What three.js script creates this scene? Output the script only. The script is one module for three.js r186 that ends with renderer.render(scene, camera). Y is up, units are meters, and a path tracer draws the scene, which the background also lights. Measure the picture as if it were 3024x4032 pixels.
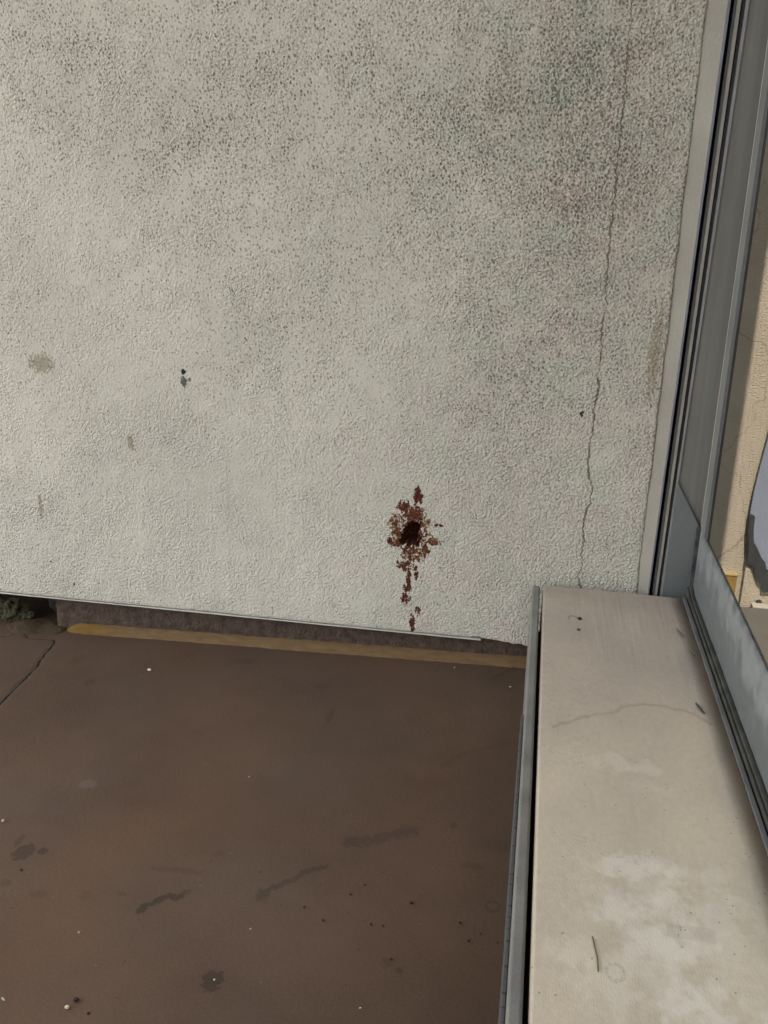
import * as THREE from 'three';
import { RoundedBoxGeometry } from 'three/addons/geometries/RoundedBoxGeometry.js';
import { mergeGeometries, mergeVertices } from 'three/addons/utils/BufferGeometryUtils.js';

// ---------------------------------------------------------------- camera, sky, sun, exposure
const scene = new THREE.Scene();
const camera = new THREE.PerspectiveCamera(58.5, 3 / 4, 0.02, 400);
camera.position.set(0, 0, 1.25);
camera.rotation.set(-0.31666, 0.16923, 0.02361, 'YXZ');
scene.add(camera);

const SKY = 1.9;                                     // sky radiance scale
{
  const w = 256, h = 128, d = new Float32Array(w * h * 4);
  for (let j = 0; j < h; j++) for (let i = 0; i < w; i++) {
    const e = (j + 0.5) / h * 2 - 1;                 // -1 nadir .. 1 zenith (row 0 is the bottom)
    const el = Math.sin(e * Math.PI / 2), t = Math.max(0, el);
    const k = Math.pow(1 - t, 2.2), o = (j * w + i) * 4;
    let r = 0.82 + 0.3 * k, g = 0.87 + 0.27 * k, b = 0.95 + 0.19 * k;
    if (el < 0) { r = 0.45; g = 0.42; b = 0.37; }
    d[o] = r * SKY; d[o + 1] = g * SKY; d[o + 2] = b * SKY; d[o + 3] = 1;
  }
  const t = new THREE.DataTexture(d, w, h, THREE.RGBAFormat, THREE.FloatType);
  t.mapping = THREE.EquirectangularReflectionMapping; t.magFilter = THREE.LinearFilter; t.minFilter = THREE.LinearFilter;
  t.needsUpdate = true; scene.background = t; scene.environment = t;
}
const sun = new THREE.DirectionalLight(new THREE.Color(1.0, 0.9, 0.78), 3.9);
sun.position.set(0, 9.6, 8); sun.target.position.set(0, 0, 0);
sun.castShadow = true; sun.shadow.radius = 0.3;
sun.shadow.mapSize.set(4096, 4096);
Object.assign(sun.shadow.camera, { left: -6, right: 6, top: 6, bottom: -6, near: 0.5, far: 40 });
scene.add(sun, sun.target);

const renderer = new THREE.WebGLRenderer({ antialias: true });
renderer.setSize(768, 1024);
renderer.toneMapping = THREE.LinearToneMapping;
renderer.toneMappingExposure = 1.95;
renderer.shadowMap.enabled = true;
renderer.outputColorSpace = THREE.SRGBColorSpace;

// ---------------------------------------------------------------- helpers
let seed = 7;
const rnd = () => { seed = (seed * 1664525 + 1013904223) >>> 0; return seed / 4294967296; };
const clamp = (v, a = 0, b = 1) => v < a ? a : v > b ? b : v;
const lerp = (a, b, t) => a + (b - a) * t;
const sstep = (a, b, v) => { const t = clamp((v - a) / (b - a)); return t * t * (3 - 2 * t); };
const hsh = (ix, iy, s) => { let h = Math.imul(ix, 374761393) + Math.imul(iy, 668265263) + Math.imul(s, 1274126177) | 0; h = Math.imul(h ^ (h >>> 13), 1274126177); h ^= h >>> 16; return (h >>> 0) / 4294967296; };
const GX = [], GY = []; for (let i = 0; i < 32; i++) { GX.push(Math.cos(i / 32 * 6.2832)); GY.push(Math.sin(i / 32 * 6.2832)); }
const corner = (ix, iy, fx, fy, s) => { const k = (hsh(ix, iy, s) * 32) | 0; return GX[k] * fx + GY[k] * fy; };
function gn(x, y, s = 0) {                            // gradient noise, about -0.7..0.7
  const ix = Math.floor(x), iy = Math.floor(y), fx = x - ix, fy = y - iy;
  const u = fx * fx * (3 - 2 * fx), v = fy * fy * (3 - 2 * fy);
  return 1.4 * lerp(lerp(corner(ix, iy, fx, fy, s), corner(ix + 1, iy, fx - 1, fy, s), u), lerp(corner(ix, iy + 1, fx, fy - 1, s), corner(ix + 1, iy + 1, fx - 1, fy - 1, s), u), v);
}
const fbm = (x, y, s, n = 4) => { let a = 0, k = 0.55; for (let i = 0; i < n; i++) { a += k * gn(x, y, s + i * 17); x *= 2.03; y *= 2.03; k *= 0.5; } return a; };
function segDist(x, y, L) {                           // distance to a polyline
  let m = 1e9;
  for (let i = 0; i + 1 < L.length; i++) {
    const [ax, ay] = L[i], [bx, by] = L[i + 1], dx = bx - ax, dy = by - ay;
    const t = clamp(((x - ax) * dx + (y - ay) * dy) / (dx * dx + dy * dy)), ex = ax + dx * t - x, ey = ay + dy * t - y;
    const q = ex * ex + ey * ey; if (q < m) m = q;
  }
  return Math.sqrt(m);
}
const bb = (L, m) => { const X = L.map(p => p[0]), Y = L.map(p => p[1]); return [Math.min(...X) - m, Math.max(...X) + m, Math.min(...Y) - m, Math.max(...Y) + m]; };
const inb = (b, x, y) => x > b[0] && x < b[1] && y > b[2] && y < b[3];
function inPoly(x, y, P) { let c = false; for (let i = 0, j = P.length - 1; i < P.length; j = i++) if ((P[i][1] > y) !== (P[j][1] > y) && x < (P[j][0] - P[i][0]) * (y - P[i][1]) / (P[j][1] - P[i][1]) + P[i][0]) c = !c; return c; }
const to8 = v => { v = clamp(v); return 255 * (v <= 0.0031308 ? v * 12.92 : 1.055 * Math.pow(v, 1 / 2.4) - 0.055); };
function tex(w, h, fn, srgb = true) {                 // fn(i, j) -> [r, g, b] linear (srgb) or plain
  const d = new Uint8Array(w * h * 4);
  for (let j = 0; j < h; j++) for (let i = 0; i < w; i++) {
    const c = fn(i, j), o = (j * w + i) * 4;
    for (let k = 0; k < 3; k++) d[o + k] = srgb ? to8(c[k]) : 255 * clamp(c[k]);
    d[o + 3] = 255;
  }
  const t = new THREE.DataTexture(d, w, h);
  t.colorSpace = srgb ? THREE.SRGBColorSpace : THREE.NoColorSpace;
  t.wrapS = t.wrapT = THREE.MirroredRepeatWrapping; t.magFilter = THREE.LinearFilter; t.minFilter = THREE.LinearMipmapLinearFilter; t.generateMipmaps = true; t.needsUpdate = true;
  return t;
}
function coarse(w, h, step, fn) {                     // a slow function sampled every few texels; bilinear in between
  const nx = Math.ceil(w / step) + 2, ny = Math.ceil(h / step) + 2, d = new Float32Array(nx * ny);
  for (let j = 0; j < ny; j++) for (let i = 0; i < nx; i++) d[j * nx + i] = fn(i * step, j * step);
  return (i, j) => { const u = i / step, v = j / step, a = u | 0, b = v | 0, fu = u - a, fv = v - b, o = b * nx + a; return lerp(lerp(d[o], d[o + 1], fu), lerp(d[o + nx], d[o + nx + 1], fu), fv); };
}
const gray = (w, h, fn) => tex(w, h, (i, j) => { const v = fn(i, j); return [v, v, v]; }, false);
const names = {};
const numbered = n => { const k = names[n] = (names[n] ?? -1) + 1; return k ? `${n}_${String(k).padStart(3, '0')}` : n; };
function add(o, name, parent) { o.name = parent ? name : numbered(name); if (o.isMesh) o.castShadow = o.receiveShadow = true; (parent ?? scene).add(o); return o; }
const part = (name, geo, mat, parent, label) => { const m = add(new THREE.Mesh(geo, mat), name, parent); if (label) m.userData.label = label; return m; };
function thing(name, label, category, group) { const g = add(new THREE.Group(), name); g.userData = { label, category }; if (group) g.userData.group = group; return g; }
const struct = (name, geo, mat, label) => { const m = add(new THREE.Mesh(geo, mat), name); m.userData = { kind: 'structure', label }; return m; };
function metric(g) {                                  // uv in metres by main direction of each face
  const p = g.attributes.position, n = g.attributes.normal, uv = new Float32Array(p.count * 2);
  for (let i = 0; i < p.count; i++) {
    const ax = Math.abs(n.getX(i)), ay = Math.abs(n.getY(i)), az = Math.abs(n.getZ(i));
    let u, v; if (az >= ax && az >= ay) { u = p.getX(i); v = p.getY(i); } else if (ay >= ax) { u = p.getX(i); v = p.getZ(i); } else { u = p.getZ(i); v = p.getY(i); }
    uv[i * 2] = u; uv[i * 2 + 1] = v;
  }
  g.setAttribute('uv', new THREE.BufferAttribute(uv, 2)); return g;
}
function box(x0, x1, y0, y1, z0, z1, r = 0) {
  const a = x1 - x0, b = y1 - y0, c = z1 - z0;
  const g = r ? new RoundedBoxGeometry(a, b, c, 2, Math.min(r, a / 2.01, b / 2.01, c / 2.01)) : new THREE.BoxGeometry(a, b, c);
  g.translate((x0 + x1) / 2, (y0 + y1) / 2, (z0 + z1) / 2); return metric(g);
}
function grid(xs, ys, fn, uvf, keep) {                // fn(x, y) -> [X, Y, Z]; faces wind so that xs cross ys is the outside
  const nx = xs.length, ny = ys.length, P = new Float32Array(nx * ny * 3), U = new Float32Array(nx * ny * 2), I = [];
  for (let j = 0; j < ny; j++) for (let i = 0; i < nx; i++) { const o = j * nx + i, q = fn(xs[i], ys[j], i, j), u = uvf(xs[i], ys[j]); P.set(q, o * 3); U.set(u, o * 2); }
  for (let j = 0; j + 1 < ny; j++) for (let i = 0; i + 1 < nx; i++) {
    if (keep && !keep((xs[i] + xs[i + 1]) / 2, (ys[j] + ys[j + 1]) / 2)) continue;
    const a = j * nx + i, b = a + 1, c = a + nx, d = c + 1; I.push(a, b, d, a, d, c);
  }
  const g = new THREE.BufferGeometry();
  g.setAttribute('position', new THREE.BufferAttribute(P, 3)); g.setAttribute('uv', new THREE.BufferAttribute(U, 2)); g.setIndex(I); g.computeVertexNormals(); return g;
}
const lin = (a, b, step) => { const n = Math.max(1, Math.round(Math.abs(b - a) / step)), r = []; for (let i = 0; i <= n; i++) r.push(a + (b - a) * i / n); return r; };
// a bar that follows the slight lean of the frame: x given at y = 0.244 and at y = -0.506
function leanBar(xt0, xt1, xb0, xb1, z0, z1, yB = -0.62, yT = 1.55) {
  const at = (t, b, y) => lerp(b, t, clamp((y + 0.506) / 0.75, 0, 1.15));
  const ys = [yB, -0.506, 0.0, 0.244, 0.35, yT], P = [], I = [];
  for (const y of ys) P.push(at(xt0, xb0, y), y, z0, at(xt1, xb1, y), y, z0, at(xt1, xb1, y), y, z1, at(xt0, xb0, y), y, z1);
  for (let k = 0; k + 1 < ys.length; k++) for (let s = 0; s < 4; s++) { const a = k * 4 + s, b = k * 4 + (s + 1) % 4, c = a + 4, d = b + 4; I.push(a, c, b, b, c, d); }
  const T = (ys.length - 1) * 4; I.push(0, 1, 2, 0, 2, 3, T, T + 2, T + 1, T, T + 3, T + 2);
  let g = new THREE.BufferGeometry(); g.setAttribute('position', new THREE.Float32BufferAttribute(P, 3)); g.setIndex(I); g = g.toNonIndexed(); g.computeVertexNormals(); return metric(g);
}
function tube(pts, r, seg = 40, rs = 6) { return new THREE.TubeGeometry(new THREE.CatmullRomCurve3(pts.map(p => new THREE.Vector3(...p))), seg, r, rs); }
function lump(r, sx, sy, sz, s, rough = 0.3, detail = 2) {   // an irregular stone
  let g = new THREE.IcosahedronGeometry(r, detail); g.deleteAttribute('uv'); g.deleteAttribute('normal'); g = mergeVertices(g);
  const p = g.attributes.position;
  for (let i = 0; i < p.count; i++) {
    const x = p.getX(i) / r, y = p.getY(i) / r, z = p.getZ(i) / r, k = 1 + rough * (gn(x * 1.7 + s, y * 1.7 + z * 1.3, s) + 0.5 * gn(x * 3.9 - z, y * 3.9 + s, s + 3));
    p.setXYZ(i, p.getX(i) * k * sx, p.getY(i) * k * sy, p.getZ(i) * k * sz);
  }
  g = g.toNonIndexed(); g.computeVertexNormals(); return metric(g);
}
const S = (o) => new THREE.MeshStandardMaterial(o);
const rgb = (r, g, b) => new THREE.Color().setRGB(r, g, b);

// general dust and grain maps, one metre per 1024 texels / size
const grainMap = gray(512, 512, (i, j) => 0.5 + 0.45 * fbm(i / 7, j / 7, 91, 3)); grainMap.repeat.set(3, 3);
const dust = (c, k, s, f = 1) => { const t = tex(512, 512, (i, j) => { const v = 1 + k * (fbm(i / 90 * f, j / 90 * f, s, 5) + 0.35 * gn(i / 2.2, j / 2.2, s + 5)); return c.map(q => q * v); }); t.repeat.set(2, 2); return t; };

// ---------------------------------------------------------------- stucco wall (plane z = 0)
const WX0 = -1.0, WX1 = 0.157, WY0 = -0.604, WY1 = 0.45, TW = 2048, TH = 1866;
const crackL = [[0.0712, 0.47], [0.0712, 0.2455], [0.071, 0.2049], [0.072, 0.1718], [0.0718, 0.1294], [0.072, 0.1006], [0.0713, 0.0714], [0.072, 0.0356], [0.0712, 0.0022], [0.0711, -0.0287], [0.0719, -0.06], [0.0721, -0.092], [0.0746, -0.1113], [0.0709, -0.1409], [0.074, -0.1741], [0.0719, -0.2013], [0.0755, -0.2113], [0.0721, -0.2461], [0.073, -0.2776], [0.0695, -0.2992], [0.0714, -0.3352], [0.0788, -0.3566], [0.0777, -0.3826], [0.0721, -0.398], [0.0744, -0.4396], [0.0729, -0.4628], [0.0754, -0.4743], [0.0716, -0.4883], [0.0763, -0.5095], [0.074, -0.604]];
const holeP = [[-0.1817, -0.429], [-0.1593, -0.4272], [-0.159, -0.4452], [-0.1602, -0.4654], [-0.1783, -0.4642], [-0.1878, -0.4638], [-0.187, -0.4527], [-0.1825, -0.4373]];
// rust splashed round the hole: x, y, half width, half height, strength, tan share
const rustB = [[-0.1649, -0.3801, 0.0037, 0.0048, 1.1, 0], [-0.1634, -0.3903, 0.0053, 0.0058, 1.1, 0], [-0.1847, -0.4047, 0.0071, 0.0067, 1, 0], [-0.169, -0.4163, 0.0118, 0.0111, 1.05, 0.2], [-0.1958, -0.4309, 0.0095, 0.0137, 0.72, 0.6], [-0.1906, -0.4479, 0.0084, 0.0113, 0.95, 0.4], [-0.195, -0.4608, 0.0096, 0.0063, 0.95, 0.1], [-0.1779, -0.4719, 0.0072, 0.0114, 0.85, 0.2], [-0.1657, -0.4784, 0.0108, 0.0089, 0.75, 0.7], [-0.1796, -0.4962, 0.0096, 0.0064, 0.85, 0.1], [-0.1509, -0.4272, 0.0071, 0.0062, 0.65, 0.9], [-0.1344, -0.4295, 0.007, 0.0017, 0.95, 0], [-0.144, -0.4552, 0.013, 0.005, 0.78, 0.5], [-0.1518, -0.4671, 0.0071, 0.0075, 0.85, 0.2], [-0.163, -0.5075, 0.0024, 0.0077, 1, 0.1], [-0.174, -0.5188, 0.0034, 0.0116, 1, 0], [-0.1761, -0.5319, 0.0049, 0.0052, 0.95, 0], [-0.1774, -0.549, 0.0049, 0.0078, 0.9, 0], [-0.1591, -0.5682, 0.0034, 0.0066, 0.85, 0], [-0.1663, -0.5901, 0.003, 0.012, 1, 0], [-0.1526, -0.4773, 0.0036, 0.0038, 0.8, 0.1], [-0.1713, -0.446, 0.0185, 0.025, 0.8, 0.3]];
// small marks: x, y, half width, half height, strength, colour
const marks = [[-0.7353, -0.2246, 0.0166, 0.012, 0.6, [0.2, 0.16, 0.08]], [-0.5131, -0.2258, 0.0031, 0.004, 1.1, [0.02, 0.02, 0.02]], [-0.5124, -0.2402, 0.0042, 0.0067, 0.85, [0.03, 0.03, 0.03]], [-0.5038, -0.2364, 0.0021, 0.0027, 0.8, [0.06, 0.06, 0.06]], [-0.602, -0.3368, 0.0044, 0.01, 0.65, [0.22, 0.18, 0.11]], [-0.7591, -0.4505, 0.0032, 0.0172, 0.65, [0.2, 0.18, 0.12]], [-0.7135, -0.5772, 0.0014, 0.0022, 1.3, [0.03, 0.03, 0.03]], [-0.7509, -0.5415, 0.0013, 0.0018, 1.2, [0.05, 0.05, 0.04]], [0.1425, -0.17, 0.007, 0.045, 0.5, [0.2, 0.16, 0.07]], [0.0557, -0.253, 0.0022, 0.0032, 1.2, [0.03, 0.03, 0.02]]];
// where dirt specks gather, raised at upper right for painted shade too: x, y, radius, weight
const dens = [[-0.43, 0.14, 0.16, 0.5], [-0.1637, 0.1046, 0.15, 0.75], [-0.009, 0.17, 0.15, 0.65], [0.04, 0.03, 0.13, 0.6], [-0.62, 0.2, 0.12, 0.35], [-0.661, -0.0144, 0.09, -0.5], [-0.2607, -0.0541, 0.07, -0.35], [-0.34, -0.15, 0.12, 0.5], [-0.62, -0.2396, 0.14, -0.35], [-0.0211, -0.0954, 0.12, 0.25], [-0.17, -0.2, 0.1, 0.1], [-0.2, 0.02, 0.08, 0.1], [-0.25, 0.22, 0.12, 0.15], [-0.4103, -0.3852, 0.16, -0.35], [0.1, -0.2, 0.12, 0.3], [-0.0296, -0.2135, 0.1, 0.45], [-0.0626, -0.5473, 0.08, 0.3], [-0.5, -0.55, 0.25, -0.35], [-0.2, -0.36, 0.14, -0.15]];
const crackB = bb(crackL, 0.008), holeB = bb(holeP, 0.006), rustBox = [-0.225, -0.115, -0.605, -0.365];
function holeDepth(x, y) {
  if (!inb(holeB, x, y)) return 0;
  const jx = x + 0.0042 * gn(x / 0.008, y / 0.008, 71) + 0.0016 * gn(x / 0.003, y / 0.003, 73), jy = y + 0.0045 * gn(x / 0.007, y / 0.007, 72) + 0.0016 * gn(x / 0.003, y / 0.003, 74);
  const d = segDist(jx, jy, holeP.concat([holeP[0]])) * (inPoly(jx, jy, holeP) ? 1 : -1);
  return d <= 0 ? 0 : sstep(0, 0.0035, d);
}
function crackAt(x, y) {
  if (!inb(crackB, x, y)) return 0;
  const w = 0.0004 + 0.0009 * sstep(-0.45, 0.5, gn(x / 0.02, y / 0.018, 81)) * sstep(0.3, 0.0, y) + 0.0001 * sstep(0.1, -0.3, y);
  const d = segDist(x + 0.0022 * gn(y / 0.009, 3.3, 82) + 0.0016 * gn(y / 0.0035, 8.1, 83), y, crackL);
  return 1 - sstep(w * 0.5, w * 1.5, d);
}
const wallH = new Float32Array(TW * TH), wallD = new Float32Array(TW * TH), wallR = new Float32Array(TW * TH), wallT = new Float32Array(TW * TH);
function dirtShadeDensity(x, y) {
  let D = 0.3 + 0.26 * sstep(-0.45, 0.15, y) + 0.24 * sstep(-0.25, 0.1, x) * sstep(-0.55, -0.05, y) + 0.36 * fbm(x / 0.13, y / 0.13, 41, 4);  // extra density at upper right mixes real dirt with painted shade
  for (const [cx, cy, r, w] of dens) { const q = ((x - cx) ** 2 + (y - cy) ** 2) / (r * r); if (q < 4) D += 0.5 * w * Math.exp(-q * 1.6); }
  return clamp(D, 0, 1.2);
}
const CELL = 0.0045, GC = 0.0029;
const wx_ = i => WX0 + (i + 0.5) / TW * (WX1 - WX0), wy_ = j => WY0 + (j + 0.5) / TH * (WY1 - WY0);
const cD = coarse(TW, TH, 8, (i, j) => dirtShadeDensity(wx_(i), wy_(j))), cS = coarse(TW, TH, 8, (i, j) => fbm(wx_(i) / 0.07, wy_(j) / 0.07, 45, 2)), cF = coarse(TW, TH, 4, (i, j) => fbm(wx_(i) / 0.03, wy_(j) / 0.03, 47, 3));
for (let j = 0; j < TH; j++) for (let i = 0; i < TW; i++) {
  const x = wx_(i), y = wy_(j), o = j * TW + i;
  const D = cD(i, j), right = sstep(-0.3, 0.02, x), sm = cS(i, j);
  const amp = clamp(0.5 + 0.35 * right + 0.2 * sstep(-0.2, -0.5, y) + 0.7 * sm + 0.5 * cF(i, j), 0.18, 1);
  // sand grains of uneven size, standing proud of the skim
  const wx = x + 0.0009 * gn(x / 0.0035, y / 0.0035, 11), wy = y + 0.0009 * gn(x / 0.0035, y / 0.0035, 12);
  let dome = 0; const ai = Math.floor(wx / GC), aj = Math.floor(wy / GC), cov = 0.42 + 0.5 * amp;
  for (let a = -1; a <= 1; a++) for (let b = -1; b <= 1; b++) {
    const gx = ai + a, gy = aj + b, h1 = hsh(gx, gy, 31); if (h1 > cov) continue;
    const px = (gx + hsh(gx, gy, 32)) * GC, py = (gy + hsh(gx, gy, 33)) * GC, rr = GC * (0.42 + 0.5 * hsh(gx, gy, 34)), q = ((wx - px) ** 2 + (wy - py) ** 2) / (rr * rr);
    if (q < 1) { const v = (1 - q) * (0.55 + 0.45 * hsh(gx, gy, 35)); if (v > dome) dome = v; }
  }
  const rel = clamp(sstep(0, 0.75, dome) * 0.86 + 0.14 * sstep(-0.4, 0.4, gn(wx / 0.0026, wy / 0.0023, 2)));
  let pit = 0;                                         // little round pits where the trowel left gaps
  const ci = Math.floor(x / CELL), cj = Math.floor(y / CELL);
  for (let a = -1; a <= 1; a++) for (let b = -1; b <= 1; b++) {
    const gx = ci + a, gy = cj + b; if (hsh(gx, gy, 5) > 0.08 + 0.72 * D) continue;
    const px = (gx + 0.1 + 0.8 * hsh(gx, gy, 6)) * CELL, py = (gy + 0.1 + 0.8 * hsh(gx, gy, 7)) * CELL, r = 0.0007 + 0.00085 * hsh(gx, gy, 8) * (0.6 + 0.5 * D);
    const dx = (x - px) / r, dy = (y - py) / r, e = Math.sqrt(dx * dx + dy * dy * 0.65 + 0.5 * dx * dy);
    const v = (1 - sstep(0.55, 1.25, e)) * (0.35 + 0.65 * hsh(gx, gy, 9)); if (v > pit) pit = v;
  }
  const cr = crackAt(x, y);
  let hgt = 0.3 + 0.5 * rel * amp + 0.1 * gn(x / 0.0013, y / 0.0013, 3) - 0.28 * pit * (0.4 + 0.6 * (1 - right * 0.5)) - 0.3 * cr;
  let ru = 0, tn = 0;
  if (inb(rustBox, x, y)) {
    const ux = x + 0.0025 * gn(x / 0.006, y / 0.006, 58), uy = y + 0.003 * gn(x / 0.006, y / 0.006, 59), nn = 0.75 * gn(ux / 0.0045, uy / 0.0065, 61) + 0.6 * gn(ux / 0.0021, uy / 0.0029, 62) + 0.45 * gn(x / 0.0011, y / 0.0014, 64);
    for (const [cx, cy, rx, ry, s, t] of rustB) {
      const q = ((x - cx) / rx) ** 2 + ((y - cy) / ry) ** 2; if (q > 5) continue;
      const v = sstep(0.3, 0.46, s * (1.12 - 0.34 * q) + 0.85 * nn - 0.2);
      if (v > ru) { ru = v; tn = clamp(t * (0.55 + 1.2 * gn(x / 0.005, y / 0.005, 63))); }
    }
    { // stray droplets flung out round the mark
      const ax = Math.floor(x / 0.0035), ay = Math.floor(y / 0.0035); if (hsh(ax, ay, 75) < 0.16 * Math.exp(-(((x + 0.166) / 0.026) ** 2 + ((y + 0.445) / 0.055) ** 2))) { const q = Math.hypot(x - (ax + 0.5) * 0.0035, (y - (ay + 0.5) * 0.0035)) / (0.0005 + 0.0009 * hsh(ax, ay, 76)); ru = Math.max(ru, 1 - sstep(0.7, 1.1, q)); }
      const hl = Math.exp(-(((x + 0.174) / 0.021) ** 2 + ((y + 0.452) / 0.035) ** 2) * 1.3); ru = Math.max(ru, 0.3 * hl * (0.8 + nn)); if (ru < 0.35) tn = Math.max(tn, 0.75);
    }
    const hd = holeDepth(x, y); if (hd > 0.02) { ru = 1; tn = 0.12; }
    hgt -= 0.12 * ru;
  }
  wallH[o] = hgt; wallR[o] = ru; wallT[o] = tn;
  const crev = (1 - rel) * amp;
  wallD[o] = clamp(pit * (0.42 + 0.5 * D) * lerp(1.05, 0.85, right) + crev * (0.1 + 0.34 * D) * (0.65 + 0.45 * right) + 0.13 * D * D * (0.6 + cF(i, j)) + 0.85 * cr);
}
const cLo = coarse(TW, TH, 16, (i, j) => fbm(wx_(i) / 0.2, wy_(j) / 0.2, 51, 4)), cHu = coarse(TW, TH, 8, (i, j) => fbm(wx_(i) / 0.06, wy_(j) / 0.06, 53, 3)), cSt = coarse(TW, TH, 6, (i, j) => gn(wx_(i) / 0.012, wy_(j) / 0.25, 55));
const wallCol = tex(TW, TH, (i, j) => {
  const o = j * TW + i, x = WX0 + (i + 0.5) / TW * (WX1 - WX0), y = WY0 + (j + 0.5) / TH * (WY1 - WY0);
  const lo = cLo(i, j), hue = cHu(i, j) * sstep(-0.45, -0.05, x), streak = 0.05 * cSt(i, j) * sstep(-0.2, -0.5, y);
  const run = (1 - sstep(0.0006, 0.002, Math.min(Math.abs(x + 0.5146 + 0.02 * (y + 0.4) * 0.2), Math.abs(x + 0.3753), Math.abs(x + 0.4776), Math.abs(x + 0.452)) + 0.0006 * gn(x / 0.01, y / 0.02, 57))) * sstep(-0.3, -0.42, y) * 0.07;
  const k = 1 + 0.13 * lo - run + streak + 0.05 * gn(x / 0.002, y / 0.002, 56);
  let c = [0.595 * k * (1 + 0.085 * hue), 0.56 * k * (1 - 0.025 * hue), 0.472 * k * (1 + 0.035 * hue)];
  const d = wallD[o], up = sstep(-0.3, 0.1, x) * sstep(-0.35, 0.05, y), dc = [0.13 + 0.05 * up * (1 + 2 * hue), 0.115 + 0.035 * up, 0.085 + 0.03 * up]; c = c.map((v, q) => lerp(v, dc[q], clamp(d)));
  for (const [cx, cy, rx, ry, s, mc] of marks) {
    const q = ((x - cx) / rx) ** 2 + ((y - cy) / ry) ** 2; if (q > 3) continue;
    const v = clamp(s * sstep(0.25, 0.6, (1 - 0.42 * q) + 0.7 * gn(x / 0.003, y / 0.004, 65) + 0.4 * gn(x / 0.0014, y / 0.0014, 66)));
    c = c.map((w, z) => lerp(w, mc[z], v));
  }
  const ru = wallR[o]; if (ru > 0) {
    const v = 0.75 + 0.8 * gn(x / 0.003, y / 0.003, 67), t = wallT[o];
    const rc = [lerp(0.105, 0.34, t) * v, lerp(0.019, 0.17, t) * v, lerp(0.005, 0.06, t) * v]; c = c.map((w, z) => lerp(w, rc[z], ru));
  }
  return c;
});
const wallBump = gray(TW, TH, (i, j) => wallH[j * TW + i]);
const hAt = (x, y) => {
  let u = (x - WX0) / (WX1 - WX0) * TW - 0.5, v = (y - WY0) / (WY1 - WY0) * TH - 0.5;
  const i = clamp(Math.floor(u), 0, TW - 2), j = clamp(Math.floor(v), 0, TH - 2); u = clamp(u - i); v = clamp(v - j); const o = j * TW + i;
  return lerp(lerp(wallH[o], wallH[o + 1], u), lerp(wallH[o + TW], wallH[o + TW + 1], u), v);
};
const stucco = S({ map: wallCol, bumpMap: wallBump, bumpScale: 0.002, roughness: 0.92 });
const wall = thing('stucco_wall', 'grey speckled stucco wall with a vertical crack and a rusty hole above the brown floor', 'wall');
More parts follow.
